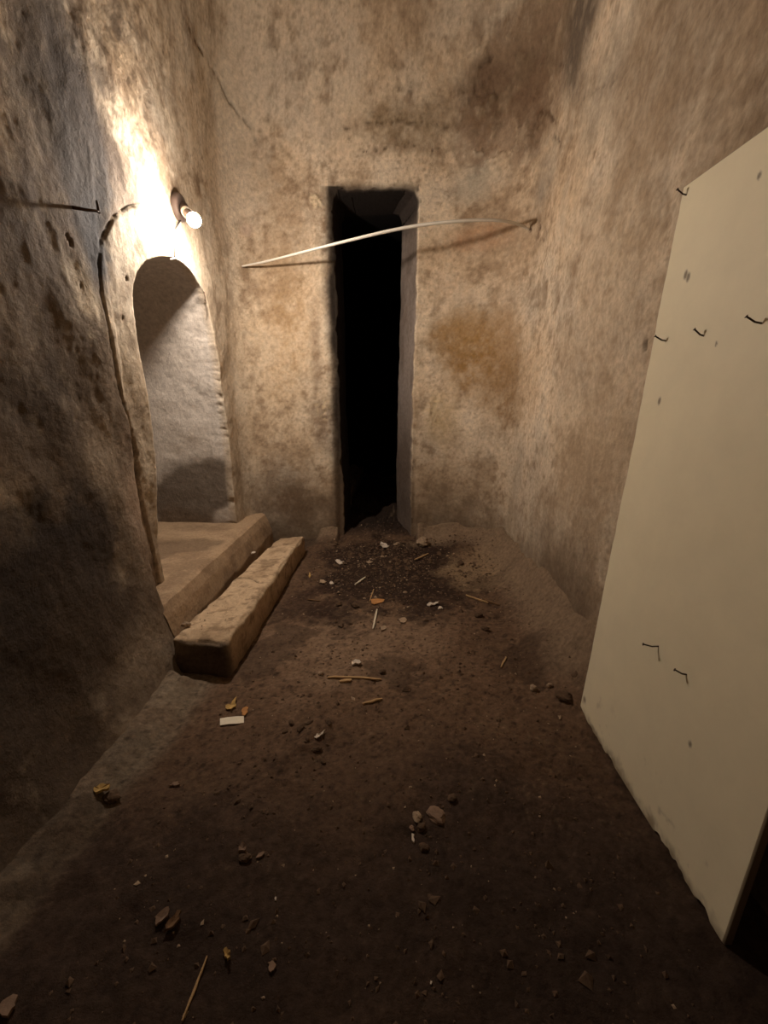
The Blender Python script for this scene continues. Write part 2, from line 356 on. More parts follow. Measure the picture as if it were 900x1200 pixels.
def shell_pos(s, z, extra=0.0):
    x, y, nx, ny = path(s); P = np.stack([x, y, z], 1)
    d, col = wall_fields(P, s)
    d = d + extra
    Q = P + np.stack([nx, ny, 0 * nx], 1) * d[:, None]
    return finish(Q, nx), col, P
def finish(Q, nx=None):
    Q = Q.copy()
    Q[:, 0] += .03 * Q[:, 2] * sst(.3, .9, Q[:, 0])
    k = vault_k(Q[:, 2])
    Q[:, 0] = Q[:, 0] * (1 - k) + (-.15) * k; Q[:, 1] = Q[:, 1] * (1 - k) + 1.4 * k
    return Q
Zs = np.concatenate([np.arange(-.12, 2.9, .0085), np.arange(2.9, 4.05, .014)])
def make_patch(name, s_arr, poly=None, plane=None, depth=None, reveal=None):
    S, Z = np.meshgrid(s_arr, Zs, indexing='ij'); ns, nz = S.shape; s = S.ravel().copy(); z = Z.ravel().copy()
    I = np.arange(ns * nz).reshape(ns, nz)
    Fc = np.stack([I[:-1, :-1], I[1:, :-1], I[1:, 1:], I[:-1, 1:]], -1).reshape(-1, 4)
    extraV = None
    if poly is not None:
        x, y, _, _ = path(s); A = y if plane == 'x' else x
        fc = A[Fc].mean(1); fz = z[Fc].mean(1); keep = ~inpoly(fc, fz, poly); rem = Fc[~keep]; Fc = Fc[keep]
        bv = np.intersect1d(np.unique(rem), np.unique(Fc))
        # snap the rim onto the outline
        bp_ = np.stack([A[bv], z[bv]], 1); best = np.full(len(bv), 1e9); tgt = bp_.copy()
        for i in range(len(poly)):
            a = np.array(poly[i]); b = np.array(poly[(i + 1) % len(poly)]); ab = b - a
            t = np.clip(((bp_ - a) @ ab) / (ab @ ab + 1e-12), 0, 1); q = a + t[:, None] * ab; dd = np.linalg.norm(bp_ - q, axis=1)
            m = dd < best; best[m] = dd[m]; tgt[m] = q[m]
        rg = (.007 if plane == 'x' else .013) * fbm(np.stack([tgt[:, 0], tgt[:, 1], 0 * tgt[:, 0]], 1), 16, 4, 7) * (tgt[:, 1] > .1); z[bv] += 0
        rim_off = np.zeros((len(s), 2)); rim_off[bv, 0] = rg; rim_off[bv, 1] = (tgt[:, 1] > 2.6) * rg
        s[bv] += (tgt[:, 0] - A[bv]) + rg; z[bv] = np.maximum(tgt[:, 1] + (tgt[:, 1] > 2.6) * rg, -.12)
    V, col, P = shell_pos(s, z)
    faces = [Fc]
    if poly is not None:
        E = np.concatenate([Fc[:, [0, 1]], Fc[:, [1, 2]], Fc[:, [2, 3]], Fc[:, [3, 0]]]); key = np.sort(E, 1); _, inv, cnt = np.unique(key, axis=0, return_inverse=True, return_counts=True)
        inv = inv.ravel(); be = E[cnt[inv] == 1]
        onrim = np.zeros(len(V), bool); onrim[bv] = True
        be = be[onrim[be[:, 0]] & onrim[be[:, 1]]]
        rim = np.unique(be); mp = {g: i for i, g in enumerate(rim)}
        bi = np.array([[mp[a], mp[b]] for a, b in be]); base = V[rim]; bcol = col[rim]
        prev = rim.copy(); allV = [V]; allC = [col]; off = len(V)
        for (dd, fn) in reveal:
            fd = min(dd / .07, 1.0); bb = base.copy(); bb[:, 1 if plane == 'x' else 0] -= rim_off[rim, 0] * fd; bb[:, 2] -= rim_off[rim, 1] * fd
            L, lc = fn(bb, dd, bcol)
            cur = off + np.arange(len(rim)); allV.append(L); allC.append(lc); off += len(rim)
            faces.append(np.stack([prev[bi[:, 1]], prev[bi[:, 0]], cur[bi[:, 0]], cur[bi[:, 1]]], 1)); prev = cur
        # close the far end with a fan
        cen = allV[-1].mean(0); cen[2] = allV[-1][:, 2].min() - .15; allV.append(cen[None]); allC.append(allC[-1][:1])
        faces.append(np.stack([prev[bi[:, 1]], prev[bi[:, 0]], np.full(len(bi), off)], 1))
        V = np.concatenate(allV); col = np.concatenate(allC)
    return link(name, mesh_np(name, V, faces, col), 'plaster')

# left arch: a barrel passage running away from the room
def arch_rev(base, dd, bcol):
    L = base.copy(); L[:, 0] -= dd
    P = L.copy(); 
    n = fbm(P, 6, 4, 201); k = np.clip(dd / .05, 0, 1)
    cy = 2.75; L[:, 1] += k * .010 * n; L[:, 2] += k * .012 * fbm(P, 6, 4, 205) * (L[:, 2] > .4)
    # broken inner arris of the far jamb
    a = fbm(P, 2.5, 5, 211, .6); c = fbm(P, 14, 5, 213, .62)
    col = np.repeat(np.array((.56, .50, .44))[None], len(L), 0)
    col = vcolmix(col, sst(-.3, .6, a + .4 * c) * .5, (.44, .38, .32))
    wz = fbm(P, 3.0, 4, 215)
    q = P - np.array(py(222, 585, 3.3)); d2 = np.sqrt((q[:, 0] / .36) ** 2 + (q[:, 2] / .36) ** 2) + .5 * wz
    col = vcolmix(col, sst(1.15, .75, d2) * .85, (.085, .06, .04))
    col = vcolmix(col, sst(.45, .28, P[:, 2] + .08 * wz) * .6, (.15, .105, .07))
    chip = sst(.15, .5, fbm(P, 18, 3, 231)) * sst(1.6, 1.2, base[:, 2]) * sst(3.0, 3.1, base[:, 1]) * max(0, 1 - dd / .07)
    L[:, 1] += chip * .018; col = vcolmix(col, chip * .85, (.09, .06, .04))
    if dd < .05: col = bcol * (1 - dd * 14) + col * (dd * 14)
    return L, col
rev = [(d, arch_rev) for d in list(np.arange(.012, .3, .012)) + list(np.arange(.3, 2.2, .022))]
# back door: splayed right reveal, then a dark passage
def door_rev(base, dd, bcol):
    L = base.copy(); k = min(dd / .34, 1.0)
    right = sst(.05, .16, base[:, 0]); left = 1 - right
    wr = (L[:, 0] > 0.1).astype(float)
    L[:, 0] -= wr * k * .125
    L[:, 0] += (base[:, 0] < -.3) * k * .03
    L[:, 2] -= (base[:, 2] > 2.6) * k * .05
    L[:, 1] += dd
    if dd > .345:
        L[:, 0] += np.where(base[:, 0] > -.1, 1, -1) * .32 * ((base[:, 0] > .1) | (base[:, 0] < -.3)) * (np.abs(base[:, 0]) > 0)
    P = L.copy(); L[:, 0] += np.clip(dd / .05, 0, 1) * .006 * fbm(P, 9, 3, 221)
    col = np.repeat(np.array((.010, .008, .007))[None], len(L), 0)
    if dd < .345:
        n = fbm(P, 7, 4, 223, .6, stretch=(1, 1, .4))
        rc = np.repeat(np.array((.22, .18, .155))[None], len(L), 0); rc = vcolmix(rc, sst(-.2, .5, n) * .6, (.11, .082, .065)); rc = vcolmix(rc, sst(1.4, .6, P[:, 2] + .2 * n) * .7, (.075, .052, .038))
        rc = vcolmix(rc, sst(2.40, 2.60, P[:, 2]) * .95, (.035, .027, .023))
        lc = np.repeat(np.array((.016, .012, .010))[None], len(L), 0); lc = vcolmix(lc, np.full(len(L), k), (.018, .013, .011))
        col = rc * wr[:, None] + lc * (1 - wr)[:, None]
        if dd < .03: col = bcol * (1 - dd * 30) + col * dd * 30
    return L, col
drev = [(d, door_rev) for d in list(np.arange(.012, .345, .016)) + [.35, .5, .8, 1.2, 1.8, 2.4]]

def fine(a, b, st): n = max(2, int(round((b - a) / st)) + 1); return np.linspace(a, b, n)
sL = np.concatenate([fine(0, 1.55, .05)[:-1], fine(1.55, S1, .0085)])
sB = fine(S1, S2, .0085)
sR = np.concatenate([fine(S2, ST - 1.7, .0085)[:-1], fine(ST - 1.7, ST, .05)])
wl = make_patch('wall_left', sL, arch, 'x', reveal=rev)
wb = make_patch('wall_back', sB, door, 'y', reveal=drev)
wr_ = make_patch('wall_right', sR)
# wall behind the camera and the vault's crown
def grid(name, fn, u, v, m, flip=False):
    U, W = np.meshgrid(u, v, indexing='ij'); V, col = fn(U.ravel(), W.ravel()); nu, nv = U.shape; I = np.arange(nu * nv).reshape(nu, nv)
    Fq = np.stack([I[:-1, :-1], I[1:, :-1], I[1:, 1:], I[:-1, 1:]], -1).reshape(-1, 4)
    if flip: Fq = Fq[:, ::-1]
    return link(name, mesh_np(name, V, [Fq], col), m)
def frontf(a, b):
    P = np.stack([a, np.full_like(a, YF), b], 1); n = fbm(P, 3, 4, 301); P[:, 1] += .02 * n
    col = vcolmix(np.repeat(np.array((.42, .33, .24))[None], len(P), 0), sst(-.3, .5, n) * .6, (.22, .165, .115)); return finish(P), col
wf = grid('wall_front', frontf, np.arange(-1.24, 1.1, .06), np.arange(-.1, 4.1, .06), 'plaster')
def ceilf(a, b):
    P = np.stack([a, b, np.full_like(a, 3.99)], 1); n = fbm(P, 3, 4, 303); P[:, 2] += .02 * n + .1 * sst(1.6, 0, np.hypot(a + .1, b - 1.4))
    col = vcolmix(np.repeat(np.array((.34, .27, .19))[None], len(P), 0), sst(-.3, .5, n) * .6, (.17, .13, .09)); return P, col
ce = grid('ceiling', ceilf, np.arange(-1.2, 1.1, .05), np.arange(-1.0, 3.8, .05), 'plaster', flip=True)

# ---------------------------------------------------------------- floor
def floor_h(x, y):
    P = np.stack([x, y, 0 * x], 1)
    h = .012 * fbm(P, 1.6, 3, 401) + .007 * fbm(P, 6, 3, 403) + .0055 * fbm(P, 18, 3, 405) + .0016 * fbm(P, 48, 2, 407)
    # mortar fillet along the left wall, in front of the step
    edge = -.80 + .05 * fbm(P, 3, 3, 411) - .10 * sst(1.3, .5, y)
    m = sst(1.78, 1.70, y + .1 * fbm(P, 7, 2, 415))
    h = h + m * .042 * sst(0, .12, edge - x)
    # dirt piled against the feet of the back and right walls
    dw = np.minimum(YB - y + 2.5 * sst(.24, .14, x) * sst(-.46, -.36, x) + .5 * sst(-.6, -.75, x), .9 - x); cx_, cy_ = XR - RR, YB - RR
    dw = np.where((x > cx_) & (y > cy_), RR - np.hypot(x - cx_, y - cy_), dw)
    nz_ = fbm(P, 4, 3, 419); h = h + (.12 + .05 * nz_) * np.exp(-np.clip(dw, 0, 2) / (.075 + .02 * nz_)) * sst(1.35, 1.6, y)
    # rubble piled in and before the doorway
    q = np.sqrt(((x + .02) / .75) ** 2 + ((y - 3.75) / .85) ** 2)
    rub = sst(1.2, .1, q); h += rub * (.05 + .022 * fbm(P, 11, 4, 421, .6))
    dn = sst(3.6, 4.4, y); h += dn * (.16 + .08 * fbm(P, 6, 3, 423))
    # earth banked at the foot of the right wall
    br = sst(.62, .95, x + .05 * fbm(P, 3, 3, 431)); h += br * (.10 + .02 * fbm(P, 12, 3, 433)) * sst(1.3, 1.7, y)
    q2 = np.sqrt(((x - .62) / .38) ** 2 + ((y - 3.35) / .5) ** 2); h += sst(1.1, .1, q2) * .07
    bl = sst(-1.02, -1.2, x) * sst(1.6, 1.9, y); h += bl * .03
    # low ridge of clods left of the middle
    q3 = np.abs(x + .33 - .10 * np.sin(y * 5)) / .10; rd = sst(1, 0, q3) * sst(.7, 1.1, y) * sst(1.75, 1.55, y); h += rd * (.006 + .014 * np.clip(fbm(P, 22, 3, 441), 0, 1))
    return h
def floor_c(P):
    x, y = P[:, 0], P[:, 1]; Q = P.copy(); Q[:, 2] = 0
    a = fbm(Q, 1.8, 5, 451, .6); b = fbm(Q, 7, 5, 453, .65); c = fbm(Q, 26, 4, 455, .65)
    col = np.repeat(np.array((.165, .100, .062))[None], len(P), 0)
    col = vcolmix(col, sst(-.3, .6, a + .3 * b) * .6, (.085, .050, .031))
    col = vcolmix(col, sst(.1, .7, b + .3 * c) * .5, (.20, .125, .075))
    col = vcolmix(col, sst(.25, .7, c) * .35, (.05, .03, .02))
    # paler dust before the doorway's dark patch
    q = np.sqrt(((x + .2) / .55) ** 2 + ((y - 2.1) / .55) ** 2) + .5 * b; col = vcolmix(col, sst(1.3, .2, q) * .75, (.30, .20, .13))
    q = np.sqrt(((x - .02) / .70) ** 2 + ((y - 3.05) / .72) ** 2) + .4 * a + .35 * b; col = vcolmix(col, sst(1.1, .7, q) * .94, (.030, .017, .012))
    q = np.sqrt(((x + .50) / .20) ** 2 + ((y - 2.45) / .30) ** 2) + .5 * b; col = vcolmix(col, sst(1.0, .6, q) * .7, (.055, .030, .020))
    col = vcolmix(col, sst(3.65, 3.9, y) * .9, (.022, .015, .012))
    # foot of the left wall: the wall's own coat
    k = sst(-.955, -.99, x + .02 * b) * sst(1.99, 1.93, y); fc_ = np.repeat(np.array((.085, .068, .052))[None], len(P), 0); fc_ = vcolmix(fc_, sst(-.1, .5, a + .5 * b + (y - 1.35) * 1.1) * .8, (.25, .205, .155)); fc_ = vcolmix(fc_, sst(.0, .5, b + .4 * c) * .5, (.07, .052, .04)); skirt = (k * 0, fc_)
    # mortar fillet
    edge = -.78 + .05 * fbm(Q * (1, 1, 0), 3, 3, 411) - .10 * sst(1.3, .5, y)
    k = sst(edge + .03, edge - .05, x + .04 * b) * sst(1.86, 1.76, y); fil = k; col = vcolmix(col, k * .95 * (.75 + .5 * np.clip(b, -.5, .5)), (.26, .205, .145))
    col = vcolmix(col, k * sst(.0, .6, a + .4 * b + (1.15 - y) * .3) * .45, (.09, .07, .052))
    k = sst(.62, .85, x + .08 * b) * sst(1.5, 2.3, y); col = vcolmix(col, k * .75, (.22, .155, .105))
    q = np.sqrt(((x - .62) / .26) ** 2 + ((y - 3.0) / .35) ** 2) + .5 * b; col = vcolmix(col, sst(1.2, .5, q) * .7, (.36, .25, .15))
    q = np.sqrt(((x - .30) / .24) ** 2 + ((y - 3.55) / .10) ** 2) + .4 * b; col = vcolmix(col, sst(1.2, .5, q) * .6, (.28, .20, .13))
    q = np.sqrt(((x + .70) / .20) ** 2 + ((y - 3.65) / .12) ** 2) + .4 * b; col = vcolmix(col, sst(1.2, .5, q) * .6, (.13, .095, .065))
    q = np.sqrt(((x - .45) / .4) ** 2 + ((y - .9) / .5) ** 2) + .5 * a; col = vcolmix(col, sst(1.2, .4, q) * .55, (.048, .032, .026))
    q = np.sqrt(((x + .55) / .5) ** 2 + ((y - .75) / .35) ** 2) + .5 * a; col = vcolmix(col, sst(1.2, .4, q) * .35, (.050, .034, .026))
    sp = fbm(Q, 60, 3, 461, .7); k = sst(.45, .8, sp) * .5; col = vcolmix(col, k, (.23, .16, .10)); k = sst(.35, .7, -sp) * .6; col = vcolmix(col, k, (.03, .02, .014))
    st_ = fbm(Q, 3.2, 5, 465, .7); col = vcolmix(col, sst(.1, .3, st_) * .5, (.045, .028, .019))
    dw = np.minimum(YB - y + 2.5 * sst(.24, .14, x) * sst(-.46, -.36, x) + .5 * sst(-.6, -.75, x), .9 - x); dw = np.where((x > XR - RR) & (y > YB - RR), RR - np.hypot(x - XR + RR, y - YB + RR), dw)
    col = vcolmix(col, sst(.26, .04, dw + .10 * b + .06 * a) * sst(1.4, 1.8, y) * .85, (.27, .19, .125))
    col = vcolmix(col, sst(1.6, .6, y + .25 * a) * .8 * (1 - .75 * fil), (.040, .026, .020))  # lens vignetting painted into the near floor's colour
    col = col * .86; return col * (1 - skirt[0][:, None]) + skirt[1] * skirt[0][:, None]
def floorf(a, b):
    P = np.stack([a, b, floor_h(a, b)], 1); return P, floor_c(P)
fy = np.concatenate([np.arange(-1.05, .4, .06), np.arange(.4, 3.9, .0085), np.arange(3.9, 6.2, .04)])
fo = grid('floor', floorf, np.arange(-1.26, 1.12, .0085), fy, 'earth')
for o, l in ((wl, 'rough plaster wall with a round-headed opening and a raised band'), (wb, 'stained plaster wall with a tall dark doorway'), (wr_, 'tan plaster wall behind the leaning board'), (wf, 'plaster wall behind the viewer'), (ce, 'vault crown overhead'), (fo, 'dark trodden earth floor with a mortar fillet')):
    tag(o, l, kind='structure')
def gh(x, y): return float(floor_h(np.array([x]), np.array([y]))[0])
def onfloor(u, v):
    z = 0.0
    for _ in range(6): p = fl(u, v, z); z = gh(p[0], p[1])
    p = fl(u, v, z); return np.array((p[0], p[1], z))

# ---------------------------------------------------------------- threshold of the arch (passage floor with a sloped lip)
def sillf(a, b):     # a: 0..1 profile, b: y
    prof = np.array([(-3.3, .30), (-1.5, .285), (-1.2, .278), (-1.085, .285), (-1.060, .272), (-1.035, .22), (-1.005, .12), (-.998, -.06)])
    t = a * (len(prof) - 1); i = np.clip(t.astype(int), 0, len(prof) - 2); f = (t - i)[:, None]
    Q = prof[i] * (1 - f) + prof[i + 1] * f
    P = np.stack([Q[:, 0], b, Q[:, 1]], 1); n = fbm(P, 7, 4, 501, .6)
    P[:, 2] += .005 * n; P[:, 0] += .0035 * fbm(P, 9, 3, 503) * (P[:, 0] > -1.15)
    c = fbm(P, 16, 4, 505, .65)
    col = np.repeat(np.array((.36, .25, .155))[None], len(P), 0); col = vcolmix(col, sst(-.2, .6, n) * .55, (.17, .11, .068)); col = vcolmix(col, sst(.1, .6, c) * .4, (.40, .29, .18))
    q = np.sqrt(((P[:, 0] + 1.45) / .35) ** 2 + ((b - 2.7) / .22) ** 2) + .5 * n; col = vcolmix(col, sst(1.1, .6, q) * .6, (.10, .065, .042))
    return P, col
pa = np.concatenate([np.linspace(0, 1, 8)[:1], np.linspace(0, 1 / 7, 60)[1:], np.linspace(1 / 7, 1, 110)[1:]])
sill = grid('threshold', sillf, pa, np.arange(1.86, 3.62, .0095), 'stone', flip=True)
sill.parent = wl; sill['label'] = 'worn earthen threshold with a sloped front lip'

# ---------------------------------------------------------------- stone step
def stone_block(name, cor_b, cor_t, nx_, ny_, nz_, amp, colf, m, bev=.012):
    """six-sided block from 4 bottom and 4 top corners (BL,BR,FR,FL order, y grows away), noise worn"""
    cb = np.array(cor_b, float); ct = np.array(cor_t, float); V = []; Fq = []; 
    def pt(a, b, c):
        lo = (cb[0] * (1 - a) + cb[1] * a) * (1 - b) + (cb[3] * (1 - a) + cb[2] * a) * b
        hi = (ct[0] * (1 - a) + ct[1] * a) * (1 - b) + (ct[3] * (1 - a) + ct[2] * a) * b
        return lo * (1 - c) + hi * c
    idx = {}
    def vid(i, j, k):
        if (i, j, k) not in idx: idx[(i, j, k)] = len(V); V.append(pt(i / nx_, j / ny_, k / nz_))
        return idx[(i, j, k)]
    for i in range(nx_):
        for j in range(ny_):
            Fq.append([vid(i, j, nz_), vid(i+1, j, nz_), vid(i+1, j+1, nz_), vid(i, j+1, nz_)]); Fq.append([vid(i, j+1, 0), vid(i+1, j+1, 0), vid(i+1, j, 0), vid(i, j, 0)])
    for i in range(nx_):
        for k in range(nz_):
            Fq.append([vid(i, 0, k), vid(i+1, 0, k), vid(i+1, 0, k+1), vid(i, 0, k+1)]); Fq.append([vid(i+1, ny_, k), vid(i, ny_, k), vid(i, ny_, k+1), vid(i+1, ny_, k+1)])
    for j in range(ny_):
        for k in range(nz_):
            Fq.append([vid(0, j+1, k), vid(0, j, k), vid(0, j, k+1), vid(0, j+1, k+1)]); Fq.append([vid(nx_, j, k), vid(nx_, j+1, k), vid(nx_, j+1, k+1), vid(nx_, j, k+1)])
    V = np.array(V); ijk = np.array(list(idx.keys()), float) / (nx_, ny_, nz_)
    size = np.array([np.linalg.norm(ct[1] - ct[0]), np.linalg.norm(ct[3] - ct[0]), ct[0, 2] - cb[0, 2]])
    e = np.minimum(ijk, 1 - ijk) * size                      # distance to the faces
    srt = np.sort(e, 1); near = np.clip(1 - srt[:, 1] / (bev * 2), 0, 1)   # near two faces at once: an arris
    cen = V.mean(0); w_ = bev * (0.7 + .8 * fbm(V, 9, 3, 607))
    dirn = np.where(e < bev * 2, np.sign(.5 - ijk), 0); ln = np.linalg.norm(dirn, axis=1); ln[ln == 0] = 1
    V += dirn / ln[:, None] * (near ** 2 * w_)[:, None]
    V += amp * np.stack([fbm(V, 8, 4, 601), fbm(V, 8, 4, 603), fbm(V, 8, 4, 605)], 1)
    return V, np.array(Fq)
cb = [(-.985, 1.775, -.03), (-.715, 1.745, -.03), (-.690, 3.44, -.02), (-.900, 3.40, -.02)]
ct = [(-.985, 1.790, .163), (-.722, 1.762, .160), (-.698, 3.40, .150), (-.885, 3.36, .150)]
V, Fq = stone_block('s', cb, ct, 34, 190, 22, .009, None, None, bev=.014)
crk = [(-.99, 2.47, .16), (-.90, 2.52, .16), (-.84, 2.50, .16), (-.78, 2.44, .16), (-.70, 2.46, .16), (-.69, 2.44, .05)]
dd, _ = polydist(V + .012 * np.stack([fbm(V, 20, 2, 611), fbm(V, 20, 2, 613), 0 * V[:, 0]], 1), crk)
k = sst(.012, .003, dd); V[:, 2] -= k * .014 * (V[:, 2] > .05)
V[:, 2] -= .012 * sst(.10, .0, np.linalg.norm(V - np.array((-.74, 1.78, .16)), axis=1)) * (V[:, 2] > .1)
n = fbm(V, 5, 4, 621, .6); c = fbm(V, 18, 4, 623, .65)
col = np.repeat(np.array((.50, .365, .235))[None], len(V), 0)
col = vcolmix(col, sst(-.2, .6, n + .3 * c) * .55, (.27, .18, .105)); col = vcolmix(col, sst(.05, .5, c + .3 * fbm(V, 50, 3, 625)) * .6, (.17, .11, .065))
col = vcolmix(col, k, (.05, .032, .02)); col = vcolmix(col, sst(.10, -.01, V[:, 2] + .03 * n) * .6, (.15, .095, .058))
col = vcolmix(col, sst(1.83, 1.77, V[:, 1] + .02 * n) * (V[:, 2] < .15) * .85, (.06, .043, .033))
col = vcolmix(col, sst(.022, .0, np.abs(V[:, 0] + .712)) * sst(.12, .16, V[:, 2]) * .4, (.50, .38, .25))
st = link('stone_step', mesh_np('stone_step', V, [Fq], col), 'stone'); tag(st, 'long worn stone step block lying before the arched opening', 'step')
pv = V.copy()
def step_h(x, y): return .160

# ---------------------------------------------------------------- leaning board with bent nails
bt = .022
def bx(z): return .752 + .064 * z
bo = empty('leaning_board', (.78, 1.14, 0)); tag(bo, 'tall cream painted board leaning on the right wall, bent nails sticking out', 'board')
yb0, yb1, zt = .745, 1.528, 1.81
ny_, nz_ = 180, 400
V = []; 
for side in (0, 1):
    for i in range(ny_ + 1):
        for j in range(nz_ + 1):
            y = yb0 + (yb1 - yb0) * i / ny_; z = zt * j / nz_
            V.append((side, y, z, i / ny_, j / nz_))
V = np.array(V); P = np.stack([V[:, 1] * 0, V[:, 1], V[:, 2]], 1)
chip = np.clip(fbm(P, 22, 3, 701), 0, 1) * .018 + .012 * sst(.10, 0, np.abs(V[:, 1] - .93)) * np.clip(fbm(P, 50, 2, 702) + .4, 0, 1)
z = V[:, 2].copy(); z += np.where(V[:, 4] < .02, chip * (1 - V[:, 4] / .02), 0) + .008
y = V[:, 1].copy() + np.where(V[:, 3] > .985, -.004 * np.clip(fbm(P, 15, 3, 703), 0, 1), 0)
edge = (V[:, 3] < .001) | (V[:, 3] > .999) | (V[:, 4] < .001) | (V[:, 4] > .999)
x = bx(z) + V[:, 0] * bt + np.where(edge, (1 - 2 * V[:, 0]) * .003, 0) + .003 * fbm(P, 1.2, 2, 705) 
VV = np.stack([x, y, z], 1); n1 = (ny_ + 1) * (nz_ + 1); I = np.arange(n1).reshape(ny_ + 1, nz_ + 1)
Ff = np.stack([I[:-1, :-1], I[:-1, 1:], I[1:, 1:], I[1:, :-1]], -1).reshape(-1, 4); Fb = Ff[:, ::-1] + n1
def rimq(a): a = np.array(a); return np.stack([a[:-1], a[1:], a[1:] + n1, a[:-1] + n1], 1)
Fr = [rimq(I[:, 0][::-1]), rimq(I[:, -1]), rimq(I[0, :]), rimq(I[-1, :][::-1])]
col = np.repeat(np.array((.75, .67, .48))[None], len(VV), 0); nn = fbm(P, 2, 3, 711); cc = fbm(P, 25, 4, 713, .65)
col = vcolmix(col, sst(-.5, .5, nn) * .3, (.69, .60, .42))
kk = sst(.05, .0, z + .03 * cc) * .75 + sst(.35, .65, cc) * sst(.25, 0, z) * .5
for (uu, vv, r) in ((768, 985, .022), (775, 1003, .018), (835, 1085, .03), (688, 820, .014)):
    pp = px(uu, vv, .765); kk = np.maximum(kk, .8 * sst(r * 1.3, r * .4, np.hypot(y - pp[1], z - pp[2]) * (1 + .5 * cc)))
col = vcolmix(col, np.clip(kk, 0, 1), (.17, .11, .06))
for (uu, vv, r) in ((858, 206, .007), (890, 331, .008), (822, 403, .005), (807, 872, .007), (892, 766, .006), (786, 325, .010), (783, 322, .010), (762, 470, .009)):
    pp = px(uu, vv, .80 if vv < 500 else .77); k = sst(r, r * .5, np.hypot(y - pp[1], (z - pp[2]) * .6)); col = vcolmix(col, k * .8, (.10, .06, .035))
col = vcolmix(col, ((V[:, 0] == 1) | edge) * .9, (.12, .08, .05))
link('panel', mesh_np('panel', VV, [Ff, Fb] + Fr, col, smooth=False), 'board', bo).matrix_parent_inverse.translation = (-.78, -1.14, 0)
def bent_nail(name, base, tip, parent, r=.0022, head=.0042):
    base = np.array(base); tip = np.array(tip); mid = base * .5 + tip * .5 + np.array((0, 0, -.004))
    V, fs = tube([base, base * .7 + mid * .3, mid, mid * .35 + tip * .65, tip], [r, r, r, r, r], 8)
    o = link(name, mesh_np(name, V, fs), 'iron', parent)
    ax = tip - mid; V, fs = lathe([(0, .0005), (0, head), (.0018, head), (.0018, .0005)], ax, tip, 12)
    h = link('nail_head', mesh_np('nail_head', V, fs), 'iron', o)
    return o
def board_pt(u, v):
    X = .8
    for _ in range(6): p = px(u, v, X); X = bx(p[2])
    return np.array(px(u, v, X))
def ray_at(u, v, Y): return np.array(py(u, v, Y))
nails = [((805, 228), (794, 222), .022), ((781, 399), (768, 394), .020), ((825, 393), (814, 386), .020), ((892, 378), (875, 371), .022), ((772, 757), (754, 755), .020), ((805, 790), (791, 785), .020)]
for (b_, t_, q) in nails:
    p = board_pt(*b_); t = ray_at(t_[0], t_[1], p[1] + .012)
    dv = t - p; L = np.linalg.norm(dv)
    bent_nail('nail', p - dv / L * .006 - np.array((bo.location.x, bo.location.y, 0)), t - np.array((bo.location.x, bo.location.y, 0)), bo)

# ---------------------------------------------------------------- wall lamp
def surf_x(u, v, e=.0):
    """point on the displaced left wall seen at a pixel"""
    X = XL
    for _ in range(5):
        p = np.array(px(u, v, X)); s = np.array([p[1] - YF]); d, _c = wall_fields(np.array([[XL, p[1], p[2]]]), s); X = XL + float(d[0])
    p = np.array(px(u, v, X + e)); return p
lb = surf_x(207, 243); bp = np.array(BULB_POS)
la = empty('wall_lamp', tuple(lb)); tag(la, 'glowing bare bulb in a brown holder on the wall above the arch', 'lamp')
def lp(name, V, fs, m, parent, smooth=True):
    o = link(name, mesh_np(name, V - lb, fs, smooth=smooth), m, parent); return o
V, fs = lathe([(-.03, .066), (.014, .072), (.026, .070), (.036, .060), (.040, .03)], (1, 0, 0), lb, 36); rose = lp('wall_rose', V, fs, 'socket', la)
ax = bp - (lb + np.array((.032, 0, 0))); L = np.linalg.norm(ax); ax /= L; o0 = lb + np.array((.030, 0, 0))
L = L - .036
V, fs = lathe([(0, .030), (.012, .033), (.02, .026), (L * .55, .022), (L * .6, .0235), (L * .9, .021), (L * .95, .019)], ax, o0, 32); hold = lp('lamp_holder', V, fs, 'socket', la)
V, fs = lathe([(L * .42, .0245), (L * .42, .0275), (L * .55, .0275), (L * .55, .0245)], ax, o0, 32); lp('ring', V, fs, 'brass', hold)
prof = [(L * .90, .013), (L - .002, .017), (L + .008, .026), (L + .017, .0325)]
V, fs = lathe(prof, ax, o0, 32); bu = lp('bulb', V, fs, 'socket', la)
prof = [(L + .017, .0315), (L + .026, .0335)] + [(L + .036 + .034 * math.sin(a), .034 * math.cos(a)) for a in np.linspace(-.1, 1.55, 12)]
V, fs = lathe(prof, ax, o0, 32); lp('glowing_dome', V, fs, 'bulb', bu)
# twin wires dropping from the rose to the arch
pa_ = surf_x(205, 303, .012)
for du, lab in ((-1.2, 'darker drop wire'), (2.2, 'paler drop wire')):
    pts = [lb + np.array((.018, .004 * du, -.062))]
    for v_ in (268, 278, 290, 302): pts.append(surf_x(206.5 + du * (1 if v_ < 292 else .5) - (v_ - 262) * .03, v_, .019))
    V, fs = tube(pts, .0038, 8); o = lp('wire', V, fs, 'wire' if du < 0 else 'white_wire', la); o['label'] = lab
V, fs = tube([surf_x(200, 304, .016), surf_x(206, 302, .020), surf_x(212, 305, .016)], .004, 8); lp('clip', V, fs, 'white_wire', la)
aw = empty('bell_wire', tuple(surf_x(205, 303))); tag(aw, 'thin pale wire running down the right edge of the arch', 'wire')
pts = [surf_x(u, v, .008) for u, v in [(206, 303), (214, 307), (222, 315), (229, 325), (235, 335), (239, 344)]]; o0_ = np.array(aw.location)
V, fs = tube(pts, .0026, 8); link('wire', mesh_np('wire', V - o0_, fs), 'white_wire', aw)
